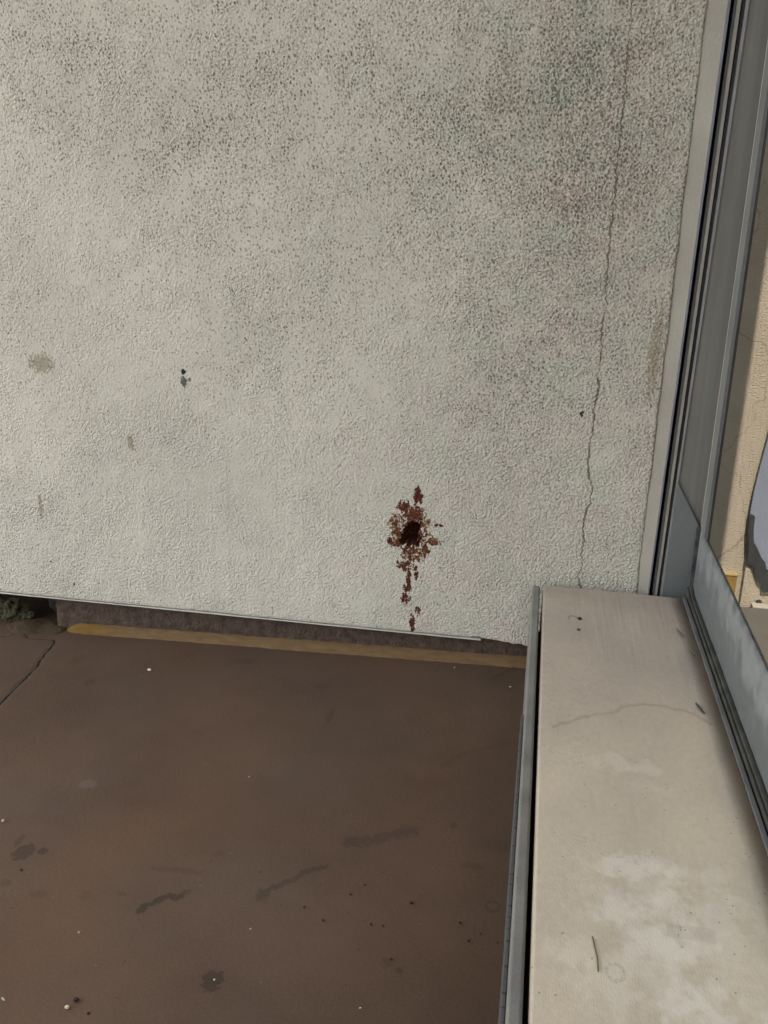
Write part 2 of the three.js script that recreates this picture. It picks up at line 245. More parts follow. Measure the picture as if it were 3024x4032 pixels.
{
  const xs = [-3, -2, -1.3, ...lin(WX0, -0.2, 0.004), ...lin(-0.1987, -0.15, 0.0013), ...lin(-0.146, WX1 - 0.006, 0.004), WX1 - 0.003, WX1 - 0.001, WX1], ys = [WY0, WY0 + 0.0008, ...lin(WY0 + 0.002, -0.482, 0.003), ...lin(-0.4807, -0.412, 0.0013), ...lin(-0.408, WY1, 0.003), 0.7, 1.55];
  const ex = y => 0.0008 * gn(y / 0.04, 1.7, 21) + 0.0008 * gn(y / 0.006, 4.7, 22);
  const f = (x, y, i, j) => {
    let X = x, Y = y, Z = 0.002 * gn(x / 0.2, y / 0.2, 25) + 0.0006 * gn(x / 0.03, y / 0.03, 24) - 0.036 * holeDepth(x, y) * (1 + 0.12 * gn(x / 0.009, y / 0.009, 26));
    if (i >= xs.length - 3) X += ex(y) + lerp(-0.001, 0.0, sstep(-0.506, 0.244, y)); if (i === xs.length - 1) Z = -0.008;
    if (i === xs.length - 2) Z -= 0.0006;
    if (j < 3 && x > -0.075) Y += 0.003 * gn(x / 0.012, 2.2, 28) - 0.0035 * sstep(-0.075, 0, x); if (j === 0) Z = -0.022; if (j === 1) Z -= 0.0012;
    return [X, Y, Z];
  };
  const uv = (x, y) => [(x - WX0) / (WX1 - WX0), (y - WY0) / (WY1 - WY0)];
  const inHole = (x, y) => holeDepth(x, y) > 0.02;
  part('stucco_face', grid(xs, ys, f, uv, (x, y) => !inHole(x, y)), stucco, wall);
  const hx = xs.filter(x => x > -0.2 && x < -0.15), hy = ys.filter(y => y > -0.48 && y < -0.415);
  part('hole', grid(hx, hy, (x, y) => f(x, y, 9, 9), uv, inHole), S({ map: wallCol, roughness: 1 }), wall, 'small deep rust-brown hole low in the wall');
  part('wall_core', box(-3, 0.17, -0.598, 1.55, -0.25, -0.06), S({ color: rgb(0.3, 0.29, 0.27), roughness: 1 }), wall);
  // the metal drip edge under the stucco, broken off at its right end
  part('drip_edge', box(-3, -0.062, -0.606, -0.6042, -0.022, 0.0012, 0.0006), S({ map: dust([0.5, 0.48, 0.42], 0.3, 301, 3), roughness: 0.6 }), wall, 'thin pale metal edge along the foot of the stucco');
  const fm = S({ map: dust([0.075, 0.05, 0.036], 0.8, 311, 7), bumpMap: grainMap, bumpScale: 0.003, roughness: 0.95 });
  const fg = grid(lin(-0.757, 0.22, 0.003), lin(-0.69, -0.598, 0.003), (x, y) => [x, y, -0.0128 + 0.0012 * gn(x / 0.02, y / 0.02, 33) + 0.0006 * gn(x / 0.0055, y / 0.0055, 34)], (x, y) => [x, y]);
  part('foundation', mergeGeometries([fg, grid([0, 1], lin(-0.69, -0.598, 0.01), (t, y) => [-0.757, y, lerp(-0.15, -0.0128, t)], (x, y) => [x, y]), box(-3, 0.22, -0.8, -0.598, -0.25, -0.15).clone()].map(g => { const q = g.index ? g.toNonIndexed() : g; return q; })), fm, wall, 'dark brown rough band under the stucco');
  const fl = x => -0.6448 + 0.0275 * Math.max(x, -1.05);
  const fx = [...lin(-0.742, -0.71, 0.002), ...lin(-0.707, 0.02, 0.004), 0.21], ft = lin(0, 1, 0.1);
  part('mortar_fillet', grid(fx, ft, (x, t) => {
    const e = sstep(-0.742, -0.712, x) ** 0.5, n = 0.0009 * gn(x / 0.012, t * 2, 35) + 0.0012 * gn(x / 0.05, 0.3, 36);
    const yT = fl(x) + 0.0135 * e, zT = -0.0146, zB = -0.006 + 0.007 * e + n; const s = Math.sin(t * 1.57);
    return [x, lerp(fl(x) - 0.001, yT, s) + n * 0.6 + 0.0006 * gn(x / 0.005, t * 3, 37), lerp(zB, zT, t)];
  }, (x, t) => [(x + 0.76) / 0.98, t]), S({ map: tex(1024, 32, (i, j) => { const x = -0.76 + i / 1024 * 0.98, e = sstep(-0.62, -0.71, x), v = 1 + 0.35 * fbm(i / 25, j / 8, 321, 4) + 0.12 * gn(i / 2, j / 2, 322); return [lerp(0.18, 0.19, e) * v, lerp(0.108, 0.105, e) * v, lerp(0.046, 0.018, e) * v]; }), bumpMap: grainMap, bumpScale: 0.001, roughness: 0.9 }), wall, 'tan mortar strip along the foot of the wall');
  // smooth plaster return at the right end of the stucco
  part('plaster_return', leanBar(0.150, 0.1792, 0.148, 0.1700, -0.05, -0.0012, -0.61), S({ map: dust([0.46, 0.43, 0.36], 0.2, 331), bumpMap: grainMap, bumpScale: 0.0006, roughness: 0.85 }), wall, 'smooth beige plaster strip beside the window frame');
}

// ---------------------------------------------------------------- brown painted floor
const FX0 = -1.0, FX1 = 0.06, FZ0 = -0.04, FZ1 = 1.02, FT = 2048;
const floorY = x => -0.6448 + 0.0275 * Math.max(x, -1.05);
const fCrack = [[-0.711, 0.36], [-0.7127, 0.2281], [-0.7157, 0.1845], [-0.7177, 0.1459], [-0.7207, 0.1137], [-0.7262, 0.1019], [-0.7322, 0.0636], [-0.7357, 0.0386], [-0.7422, 0.0285]];
const fCrack2 = [[-0.9, 0.03], [-0.837, 0.0284], [-0.8196, 0.0273], [-0.8163, 0.0103], [-0.8039, 0.0121], [-0.7847, 0.031], [-0.7422, 0.0285]];
// stains: x, z, half width, half depth, strength, crispness, colour shift
const fb = [[-0.5079, 0.5117, 0.0109, 0.013, 0.75, 1], [-0.4889, 0.5072, 0.006, 0.0057, 0.75, 1], [-0.5236, 0.4953, 0.0039, 0.0113, 0.5, 1], [-0.2486, 0.6428, 0.0095, 0.0119, 0.85, 1], [-0.2798, 0.1044, 0.0103, 0.0075, 0.5, 0.6], [-0.4167, 0.0496, 0.0155, 0.0101, 0.45, 0.3], [-0.6193, 0.1497, 0.0067, 0.0096, 0.5, 0.4], [-0.6718, 0.0884, 0.0098, 0.0141, 0.35, 0.3], [-0.4574, 0.5668, 0.0089, 0.0061, 0.35, 0.5], [-0.4112, 0.5614, 0.0076, 0.0053, 0.3, 0.5], [-0.3763, 0.5535, 0.0056, 0.003, 0.35, 0.6], [-0.3134, 0.5397, 0.0046, 0.0052, 0.5, 0.8], [-0.3267, 0.5104, 0.0158, 0.0039, 0.35, 0.5], [-0.3487, 0.5106, 0.0132, 0.004, 0.3, 0.4], [-0.3019, 0.4791, 0.0049, 0.005, 0.35, 0.6], [-0.5012, 0.5587, 0.0065, 0.004, 0.4, 0.6], [-0.2367, 0.5312, 0.0066, 0.0086, 0.55, 0.8], [-0.0326, 0.4521, 0.0106, 0.0047, 0.4, 0.5], [-0.2497, 0.1839, 0.0041, 0.0184, 0.45, 0.5], [-0.0979, 0.5951, 0.0055, 0.0053, 0.4, 0.5], [-0.0874, 0.6023, 0.0032, 0.0041, 0.6, 0.7], [-0.0115, 0.415, 0.02, 0.01, 0.3, 0.4], [-0.06, 0.39, 0.004, 0.006, 0.6, 0.7]];
const fbBB = fb.map(([x, z, a, b]) => [x - 2.4 * a, x + 2.4 * a, z - 2.4 * b, z + 2.4 * b]);
const fl1 = [[[-0.3475, 0.5735], [-0.3458, 0.5645], [-0.3403, 0.5617], [-0.336, 0.5531], [-0.3266, 0.5467], [-0.3208, 0.5512], [-0.3171, 0.5458]], [[-0.237, 0.5287], [-0.2316, 0.5211], [-0.2254, 0.5159], [-0.2131, 0.5066], [-0.2047, 0.4932], [-0.1846, 0.4795]], [[-0.1695, 0.4368], [-0.1541, 0.4325], [-0.141, 0.4272], [-0.1259, 0.4172], [-0.1051, 0.4056]], [[-0.0862, 0.2782], [-0.0728, 0.2561], [-0.0553, 0.2387], [-0.0276, 0.2221], [0.0039, 0.2046]]];
const flW = [[0.0032, 0.85], [0.0036, 0.6], [0.0075, 0.55], [0.0035, 0.3]], flBB = fl1.map(L => bb(L, 0.025)), c1B = bb(fCrack, 0.01), c2B = bb(fCrack2, 0.01);
const fCr = (x, z) => {
  let v = 0; const w = 0.0008 * gn(x / 0.006, z / 0.006, 101);
  if (inb(c1B, x, z)) v = 1 - sstep(0.0009, 0.002, segDist(x + w * 1.5, z + w, fCrack));
  if (inb(c2B, x, z)) v = Math.max(v, (1 - sstep(0.0004, 0.0012, segDist(x + w * 2, z + w * 2, fCrack2))) * 0.9); return v;
};
const floorCol = tex(FT, FT, (i, j) => {
  const x = FX0 + (i + 0.5) / FT * (FX1 - FX0), z = FZ0 + (j + 0.5) / FT * (FZ1 - FZ0);
  const lo = fbm(x / 0.25, z / 0.2, 111, 4), hue = fbm(x / 0.16, z / 0.16, 113, 3), mic = gn(x / 0.0022, z / 0.0022, 115);
  const paintedLight = 1 + 0.4 * sstep(0.1, 0.7, z + 0.12 * lo) * sstep(0.1, -0.4, x + 0.1 * hue);  // paler toward the near left, a light gradient painted into the floor colour
  const k = (1 + 0.26 * lo + 0.11 * mic + 0.09 * fbm(x / 0.03, z / 0.03, 116, 3)) * paintedLight;
  let c = [0.085 * k * (1 + 0.12 * hue), 0.0525 * k, 0.0345 * k * (1 - 0.1 * hue)];
  const nz = gn(x / 0.006, z / 0.006, 117), n2 = gn(x / 0.0025, z / 0.0025, 118);
  let s = 0;
  for (let q = 0; q < fb.length; q++) if (inb(fbBB[q], x, z)) {
    const [cx, cz, a, b, st, cs] = fb[q], e = Math.sqrt(((x - cx) / a) ** 2 + ((z - cz) / b) ** 2) + 0.45 * nz + 0.25 * n2;
    s = Math.max(s, st * (1 - sstep(1 - 0.12 - 0.5 * (1 - cs), 1 + 0.1 + 0.8 * (1 - cs), e)));
  }
  for (let q = 0; q < fl1.length; q++) if (inb(flBB[q], x, z)) { const d = segDist(x, z, fl1[q]) / flW[q][0] + 0.8 * nz + 0.4 * n2; s = Math.max(s, flW[q][1] * (1 - sstep(0.75, 1.35, d))); }
  const sc = [0.042, 0.032, 0.0215]; c = c.map((v, q) => lerp(v, sc[q], s * 0.85));
  const el = Math.sqrt(((x + 0.4993) / 0.0105) ** 2 + ((z - 0.3866) / 0.0095) ** 2) + 0.4 * nz, eL = 0.28 * (1 - sstep(0.7, 1.2, el)); c = c.map((v, q) => lerp(v, [0.2, 0.165, 0.14][q], eL));
  const er = Math.sqrt(((x + 0.0093) / 0.0068) ** 2 + ((z - 0.5077) / 0.0078) ** 2) + 0.15 * nz, eR = 0.4 * (1 - sstep(0.1, 0.3, Math.abs(er - 0.9))); c = c.map((v, q) => lerp(v, sc[q], eR));
  const f = hsh(Math.floor(x / 0.0016), Math.floor(z / 0.0016), 119); if (f > 0.9998) c = c.map(v => v * 1.7); else if (f < 0.0005) c = c.map(v => v * 0.55);
  const cr = fCr(x, z); return c.map(v => lerp(v, 0.006, cr));
});
const floorBump = gray(1024, 1024, (i, j) => {
  const x = FX0 + (i + 0.5) / 1024 * (FX1 - FX0), z = FZ0 + (j + 0.5) / 1024 * (FZ1 - FZ0);
  return 0.6 + 0.22 * gn(x / 0.004, z / 0.004, 131) + 0.2 * gn(x / 0.0019, z / 0.0019, 132) + 0.2 * fbm(x / 0.02, z / 0.02, 133, 3) - 0.5 * fCr(x, z);
});
{
  const xs = [-3, -2, -1.4, ...lin(-1.0, 0.05, 0.004), 0.228], zs = [-0.2, ...lin(-0.024, 0.9, 0.004), 1.2, 2, 4.5];
  const g = grid(xs, zs.slice().reverse(), (x, z) => [x, floorY(x) + 0.0012 * gn(x / 0.09, z / 0.09, 141) * sstep(0, 0.02, z) - 0.002 * fCr(x, z), z], (x, z) => [(x - FX0) / (FX1 - FX0), (z - FZ0) / (FZ1 - FZ0)]);
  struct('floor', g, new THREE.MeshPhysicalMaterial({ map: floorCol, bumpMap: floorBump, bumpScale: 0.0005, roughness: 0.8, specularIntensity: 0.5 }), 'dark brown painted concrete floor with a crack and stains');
  const gg = new THREE.CircleGeometry(150, 48); gg.rotateX(-Math.PI / 2); gg.translate(0, -0.78, 0);
  struct('ground', gg, S({ color: rgb(0.2, 0.188, 0.172), roughness: 0.95 }), 'pale sunlit ground around the building');
}

// ---------------------------------------------------------------- unseen slab overhead, added to shade the corner
{
  const r = thing('shade_roof', 'unseen flat slab added overhead to shade the corner', 'shade_roof');
  part('slab', box(-1.5, 0.263, 1.55, 1.7, -0.3, 4.4), S({ color: rgb(0.5, 0.48, 0.44), roughness: 0.9 }), r);
}

{  // unseen walls, added to cut front and right light so it rakes from the left
  const b = thing('light_blockers', 'unseen walls added to block light from front and right', 'building');
  part('front_blocker', box(-1.3, 0.25, -0.9, 1.545, 2.6, 2.8), S({ color: rgb(0.2, 0.18, 0.15), roughness: 0.9 }), b);
  part('side_blocker', box(1.4, 1.6, -0.9, 2.6, 0.01, 4.9), S({ color: rgb(0.16, 0.145, 0.125), roughness: 0.9 }), b);
}

// ---------------------------------------------------------------- metal sill along the window
const SX0 = 0.0, SX1 = 0.22, SZ0 = 0.0, SZ1 = 0.86;
const arc = [[0.038, 0.4025], [0.0778, 0.3692], [0.0992, 0.3624], [0.1109, 0.3448], [0.1329, 0.3356], [0.157, 0.3347], [0.1849, 0.3437], [0.2002, 0.3623]], arcB = bb(arc, 0.02);
const scr = [[[0.0511, 0.5791], [0.0658, 0.5838]], [[0.0649, 0.5779], [0.0785, 0.5805]], [[0.088, 0.5961], [0.1162, 0.5982]], [[0.1028, 0.5882], [0.125, 0.5917]], [[0.09, 0.599], [0.108, 0.602]], [[0.052, 0.575], [0.07, 0.5785]], [[0.055, 0.585], [0.068, 0.5885]]];
const pale = [[0.1096, 0.6482, 0.035, 0.045, 0.5], [0.0951, 0.7121, 0.04, 0.05, 0.45], [0.1521, 0.6764, 0.03, 0.065, 0.4], [0.0925, 0.61, 0.026, 0.013, 0.35], [0.1515, 0.76, 0.04, 0.03, 0.45], [0.0914, 0.4567, 0.0174, 0.0132, 0.3], [0.1295, 0.4573, 0.0148, 0.0109, 0.3], [0.125, 0.49, 0.02, 0.01, 0.2]];
const hairs = []; for (let k = 0; k < 70; k++) { const x = 0.03 + 0.05 * rnd() ** 1.3, z = 0.25 + 0.22 * rnd(), a = rnd() * 6.28, L = 0.004 + 0.009 * rnd(); hairs.push([[x, z], [x + Math.cos(a) * L * 0.5, z + Math.sin(a) * L * 0.5], [x + Math.cos(a + 0.7) * L, z + Math.sin(a + 0.7) * L]]); }
const hairB = hairs.map(L => bb(L, 0.002));
const sillCol = tex(880, 2048, (i, j) => {
  const x = SX0 + (i + 0.5) / 880 * (SX1 - SX0), z = SZ0 + (j + 0.5) / 2048 * (SZ1 - SZ0);
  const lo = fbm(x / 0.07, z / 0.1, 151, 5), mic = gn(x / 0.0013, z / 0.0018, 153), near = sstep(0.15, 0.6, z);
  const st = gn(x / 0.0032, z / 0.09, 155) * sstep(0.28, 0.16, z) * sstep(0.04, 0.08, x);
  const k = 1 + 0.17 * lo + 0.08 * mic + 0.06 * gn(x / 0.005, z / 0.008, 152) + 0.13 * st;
  let c = [lerp(0.435, 0.585, near) * k, lerp(0.366, 0.502, near) * k, lerp(0.302, 0.385, near) * k * (1 - 0.06 * lo)];  // base colour rises toward the near end, skylight painted in
  // dirt gathers along the glass side and at the far end
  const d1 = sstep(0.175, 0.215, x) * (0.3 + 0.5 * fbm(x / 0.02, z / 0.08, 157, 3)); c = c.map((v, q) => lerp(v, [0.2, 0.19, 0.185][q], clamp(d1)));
  const br = sstep(0.2, 0.2125, x - 0.002 * gn(z / 0.03, 1, 158)) * 0.45; c = c.map((v, q) => lerp(v, [0.3, 0.18, 0.09][q], br));
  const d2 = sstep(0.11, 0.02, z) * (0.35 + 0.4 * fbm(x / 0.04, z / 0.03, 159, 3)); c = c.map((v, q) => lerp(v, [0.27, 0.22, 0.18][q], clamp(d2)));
  const w = fbm(x / 0.022, z / 0.028, 161, 5), w2 = gn(x / 0.006, z / 0.007, 162);
  for (const [cx, cz, a, b, s] of pale) { const q = ((x - cx) / a) ** 2 + ((z - cz) / b) ** 2; if (q < 3) { const v = 0.85 * s * sstep(-0.1, 1.0, 1 - 0.45 * q + 1.7 * w + 0.3 * w2 - 0.1); c = c.map((u, n) => lerp(u, [0.78, 0.72, 0.62][n], v)); } }
  if (inb(arcB, x, z)) { const d = segDist(x, z + 0.004 * gn(x / 0.01, 2, 163), arc), v = 0.32 * (1 - sstep(0.0005, 0.0045, d)); c = c.map((u, n) => lerp(u, [0.22, 0.16, 0.13][n], v)); }
  for (let q = 0; q < hairs.length; q++) if (inb(hairB[q], x, z)) { const v = 0.2 * (1 - sstep(0.0001, 0.0006, segDist(x, z, hairs[q]))); c = c.map(u => u * (1 - v)); }
  if (z > 0.56 && z < 0.61) for (const L of scr) { const v = 0.34 * (1 - sstep(0.0001, 0.0006, segDist(x, z + 0.0008 * gn(x / 0.004, 3, 168), L))) * clamp(0.5 + 1.4 * gn(x / 0.005, z / 0.002, 164)); c = c.map(u => u * (1 - v)); }
  const er = Math.sqrt(((x - 0.0812) / 0.0066) ** 2 + ((z - 0.7214) / 0.0085) ** 2), eR = 0.4 * (1 - sstep(0.08, 0.24, Math.abs(er - 0.9 + 0.18 * gn(x / 0.002, z / 0.002, 165)))) * (0.7 + gn(x / 0.003, z / 0.003, 166)); c = c.map((u, n) => lerp(u, [0.23, 0.19, 0.13][n], clamp(eR)));
  if (x > 0.121 && x < 0.156 && Math.abs(z - 0.672) < 0.007 + 0.001 * gn(x / 0.01, 0.5, 167)) c = c.map(u => u * 0.91);
  const f = hsh(Math.floor(x / 0.0011), Math.floor(z / 0.0013), 169); if (f > 0.9988) c = c.map(u => u * 0.45);
  return c;
});
const sillRough = gray(256, 512, (i, j) => 0.5 + 0.3 * fbm(i / 40, j / 40, 171, 4));
const sill = thing('metal_sill', 'beige dusty metal sill running along the foot of the window', 'window sill');
const alu = S({ map: dust([0.2, 0.193, 0.175], 0.35, 341, 2), roughness: 0.6, metalness: 0.1 });
const blackRubber = S({ color: rgb(0.016, 0.016, 0.017), roughness: 0.65 });
const gasketM = S({ map: dust([0.05, 0.05, 0.042], 0.9, 345, 3), roughness: 0.8 });
{
  // bent sheet: top, rounded left edge, down-turned left side
  const prof = []; const y0 = -0.5, xl = 0.0225, R = 0.0035;
  prof.push([xl, -0.64]); for (let k = 0; k <= 6; k++) { const a = Math.PI - k / 6 * Math.PI / 2; prof.push([xl + R + R * Math.cos(a), y0 - R + R * Math.sin(a)]); }
  for (let k = 1; k <= 10; k++) prof.push([lerp(xl + R, 0.2135, k / 10), y0]); prof.push([0.2135, -0.53]);
  const zs = [...lin(0.86, 0.02, 0.02)]; const idx = prof.map((_, k) => k);
  const sg = grid(idx, zs, (k, z) => { const [x, y] = prof[k]; return [x, y + 0.0006 * gn(x / 0.08, z / 0.12, 175) - 0.0004, z + (z < 0.03 ? lerp(-0.002, 0.003, x / 0.2) : 0)]; }, (k, z) => { const [x] = prof[k]; return [(x - SX0) / (SX1 - SX0), (z - SZ0) / (SZ1 - SZ0)]; });
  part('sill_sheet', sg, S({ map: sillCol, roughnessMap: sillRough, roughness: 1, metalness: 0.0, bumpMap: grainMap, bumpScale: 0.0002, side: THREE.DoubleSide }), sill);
  part('sill_core', box(0.026, 0.21, -0.7, -0.506, 0.024, 1.2), S({ color: rgb(0.2, 0.19, 0.17), roughness: 0.9 }), sill);
  part('edge_bar', box(0.0075, 0.0185, -0.66, -0.4995, 0.0245, 0.92, 0.003), alu, sill, 'grey metal bar along the left edge of the sill, parted by a black gap');
  part('rubber_seal', mergeGeometries([...Array(46)].map((_, k) => box(0.0038 + 0.0006 * rnd(), 0.0072, -0.66, -0.5035 + 0.0012 * rnd(), 0.38 + k * 0.012, 0.391 + k * 0.012, 0.0008))), S({ color: rgb(0.07, 0.07, 0.068), roughness: 0.9 }), sill, 'ragged blue-grey rubber seal on the left edge bar');
  part('gap_lining', box(0.0187, 0.0223, -0.66, -0.55, 0.07, 0.92), blackRubber, sill);
}

// ---------------------------------------------------------------- window: frame, jamb, rail, glass
const win = thing('window', 'grey framed window with a low blue-grey bottom rail standing right of the stucco wall', 'window');
{
  const strip = (n, a, b, c, d, z0, z1, col, rough = 0.6, label) => part(n, leanBar(a, b, c, d, z0, z1, -0.62), S({ map: dust(col, 0.35, 350 + Math.round(a * 1e4), 2), roughness: rough }), win, label);
  strip('frame_edge', 0.1793, 0.1822, 0.1701, 0.1716, -0.04, 0.0008, [0.2, 0.205, 0.24], 0.4, 'thin bluish metal edge beside the plaster');
  strip('frame_channel', 0.1823, 0.1868, 0.1717, 0.1764, -0.05, -0.03, [0.01, 0.01, 0.011]);
  strip('frame_strip', 0.1869, 0.19, 0.1765, 0.1798, -0.04, -0.004, [0.1, 0.1, 0.102]);
  strip('frame_strip', 0.1901, 0.194, 0.1799, 0.1828, -0.04, 0.0006, [0.3, 0.28, 0.24], 0.6, 'pale taupe strip in the window frame');
  strip('frame_channel', 0.1941, 0.1965, 0.1829, 0.1845, -0.05, -0.014, [0.02, 0.022, 0.024]);
  strip('frame_strip', 0.1966, 0.1995, 0.1846, 0.1868, -0.04, -0.006, [0.07, 0.072, 0.075]);
  strip('frame_strip', 0.1996, 0.2033, 0.1869, 0.1892, -0.04, -0.001, [0.26, 0.26, 0.25]);
  // jamb post facing the camera, ridged
  const jm = tex(256, 256, (i, j) => { const v = 1 + 0.16 * gn(i / 9, j / 120, 361) + 0.12 * fbm(i / 30, j / 60, 362, 4) + 0.06 * gn(i / 2, j / 2, 363); return [0.18 * v, 0.178 * v, 0.16 * v]; }); jm.repeat.set(8, 2);
  part('jamb_post', leanBar(0.2034, 0.2296, 0.1893, 0.2296, -0.06, -0.003, -0.62), S({ map: jm, roughness: 0.6 }), win);
  // blue-grey plate low on the jamb, its top cut aslant
  const bl = (w, h, s) => tex(w, h, (i, j) => {
    const u = i / w, v = j / h, n = fbm(u * 9 * (w / h), v * 9, s, 5), m = gn(i / 1.7, j / 1.7, s + 9), e = sstep(0.45, 0.85, v + 0.5 * fbm(u * 24, v * 2.2, s + 3, 5)) * sstep(1.02, 0.9, v + 0.15 * gn(u * 30, 2, s + 5));
    const k = 1 + 0.25 * n + 0.07 * m; return [lerp(0.15, 0.29, 0.7 * e) * k, lerp(0.16, 0.305, 0.7 * e) * k, lerp(0.158, 0.3, 0.7 * e) * k];
  });
  const sh = new THREE.Shape(); sh.moveTo(0.1894, -0.53); sh.lineTo(0.2278, -0.53); sh.lineTo(0.2278, -0.403); sh.lineTo(0.1915, -0.341); sh.closePath();
  const fg = new THREE.ExtrudeGeometry(sh, { depth: 0.004, bevelEnabled: true, bevelSize: 0.0006, bevelThickness: 0.0006, bevelSegments: 1 }); fg.translate(0, 0, -0.0026);
  const blue = S({ map: dust([0.165, 0.175, 0.172], 0.35, 371), roughness: 0.55, metalness: 0.1 });
  part('jamb_foot', metric(fg), blue, win, 'blue-grey plate low on the jamb with slanted top');
  // bottom rail: box with dust along its upper edge
  const rail = box(0.2292, 0.2342, -0.56, -0.405, 0.0005, 1.5, 0.0012), up = rail.attributes.position, uu = rail.attributes.uv;
  for (let i = 0; i < up.count; i++) uu.setXY(i, up.getZ(i) / 1.5 * 2.4, (up.getY(i) + 0.505) / 0.1);
  part('bottom_rail', rail, S({ map: bl(1024, 256, 375), roughness: 0.5, metalness: 0.1 }), win, 'dusty blue-grey bottom rail of the window');
  part('corner_joint', box(0.2235, 0.2301, -0.5, -0.402, -0.001, 0.0055, 0.001), S({ map: dust([0.06, 0.06, 0.062], 1.2, 377, 4), roughness: 0.9 }), win, 'dark dirty joint where rail meets jamb');
  part('glazing_bead', box(0.2288, 0.2345, -0.4045, 1.55, 0.004, 0.034, 0.001), S({ map: dust([0.18, 0.18, 0.163], 0.3, 379), roughness: 0.9 }), win);
  part('glazing_gasket', box(0.2295, 0.234, -0.4045, 1.55, 0.0345, 0.05, 0.001), S({ map: dust([0.09, 0.09, 0.085], 0.4, 381), roughness: 0.7 }), win);
  part('glass_pane', box(0.2305, 0.2332, -0.4045, 1.55, 0.0505, 1.5), new THREE.MeshPhysicalMaterial({ color: rgb(0.66, 0.66, 0.65), transmission: 1, thickness: 0, roughness: 0.0, ior: 1.5, specularIntensity: 0.18 }), win);
  // track and black gasket where the sill meets the rail
  part('track_strip', box(0.2137, 0.2187, -0.53, -0.4985, 0.022, 0.98, 0.001), S({ map: dust([0.13, 0.125, 0.125], 0.5, 343, 2), roughness: 0.6 }), win);
  part('track_groove', box(0.2188, 0.2203, -0.53, -0.503, 0.012, 0.98), blackRubber, win);
  const gp = []; for (const [a, b, c] of [[0.2204, 0.2238, -0.4955], [0.2239, 0.2291, -0.493]]) {
    const zs = lin(0.98, 0.0065, 0.008), q = [[a, -0.53], [a, c - 0.001], [a + 0.0008, c], [b - 0.0008, c], [b, c - 0.001], [b, -0.53]];
    gp.push(grid([0, 1, 2, 3, 4, 5], zs, (k, z) => [q[k][0] + 0.0003 * gn(z / 0.02, k, 383), q[k][1] + 0.0005 * gn(z / 0.03, a * 900, 384) + (z < 0.03 ? 0.006 * (0.03 - z) / 0.024 * (k > 0 && k < 5 ? 1 : 0) : 0), z], (k, z) => [k * 0.002, z]));
  }
  part('gasket', mergeGeometries(gp), gasketM, win, 'black rubber gasket between sill and window');
}

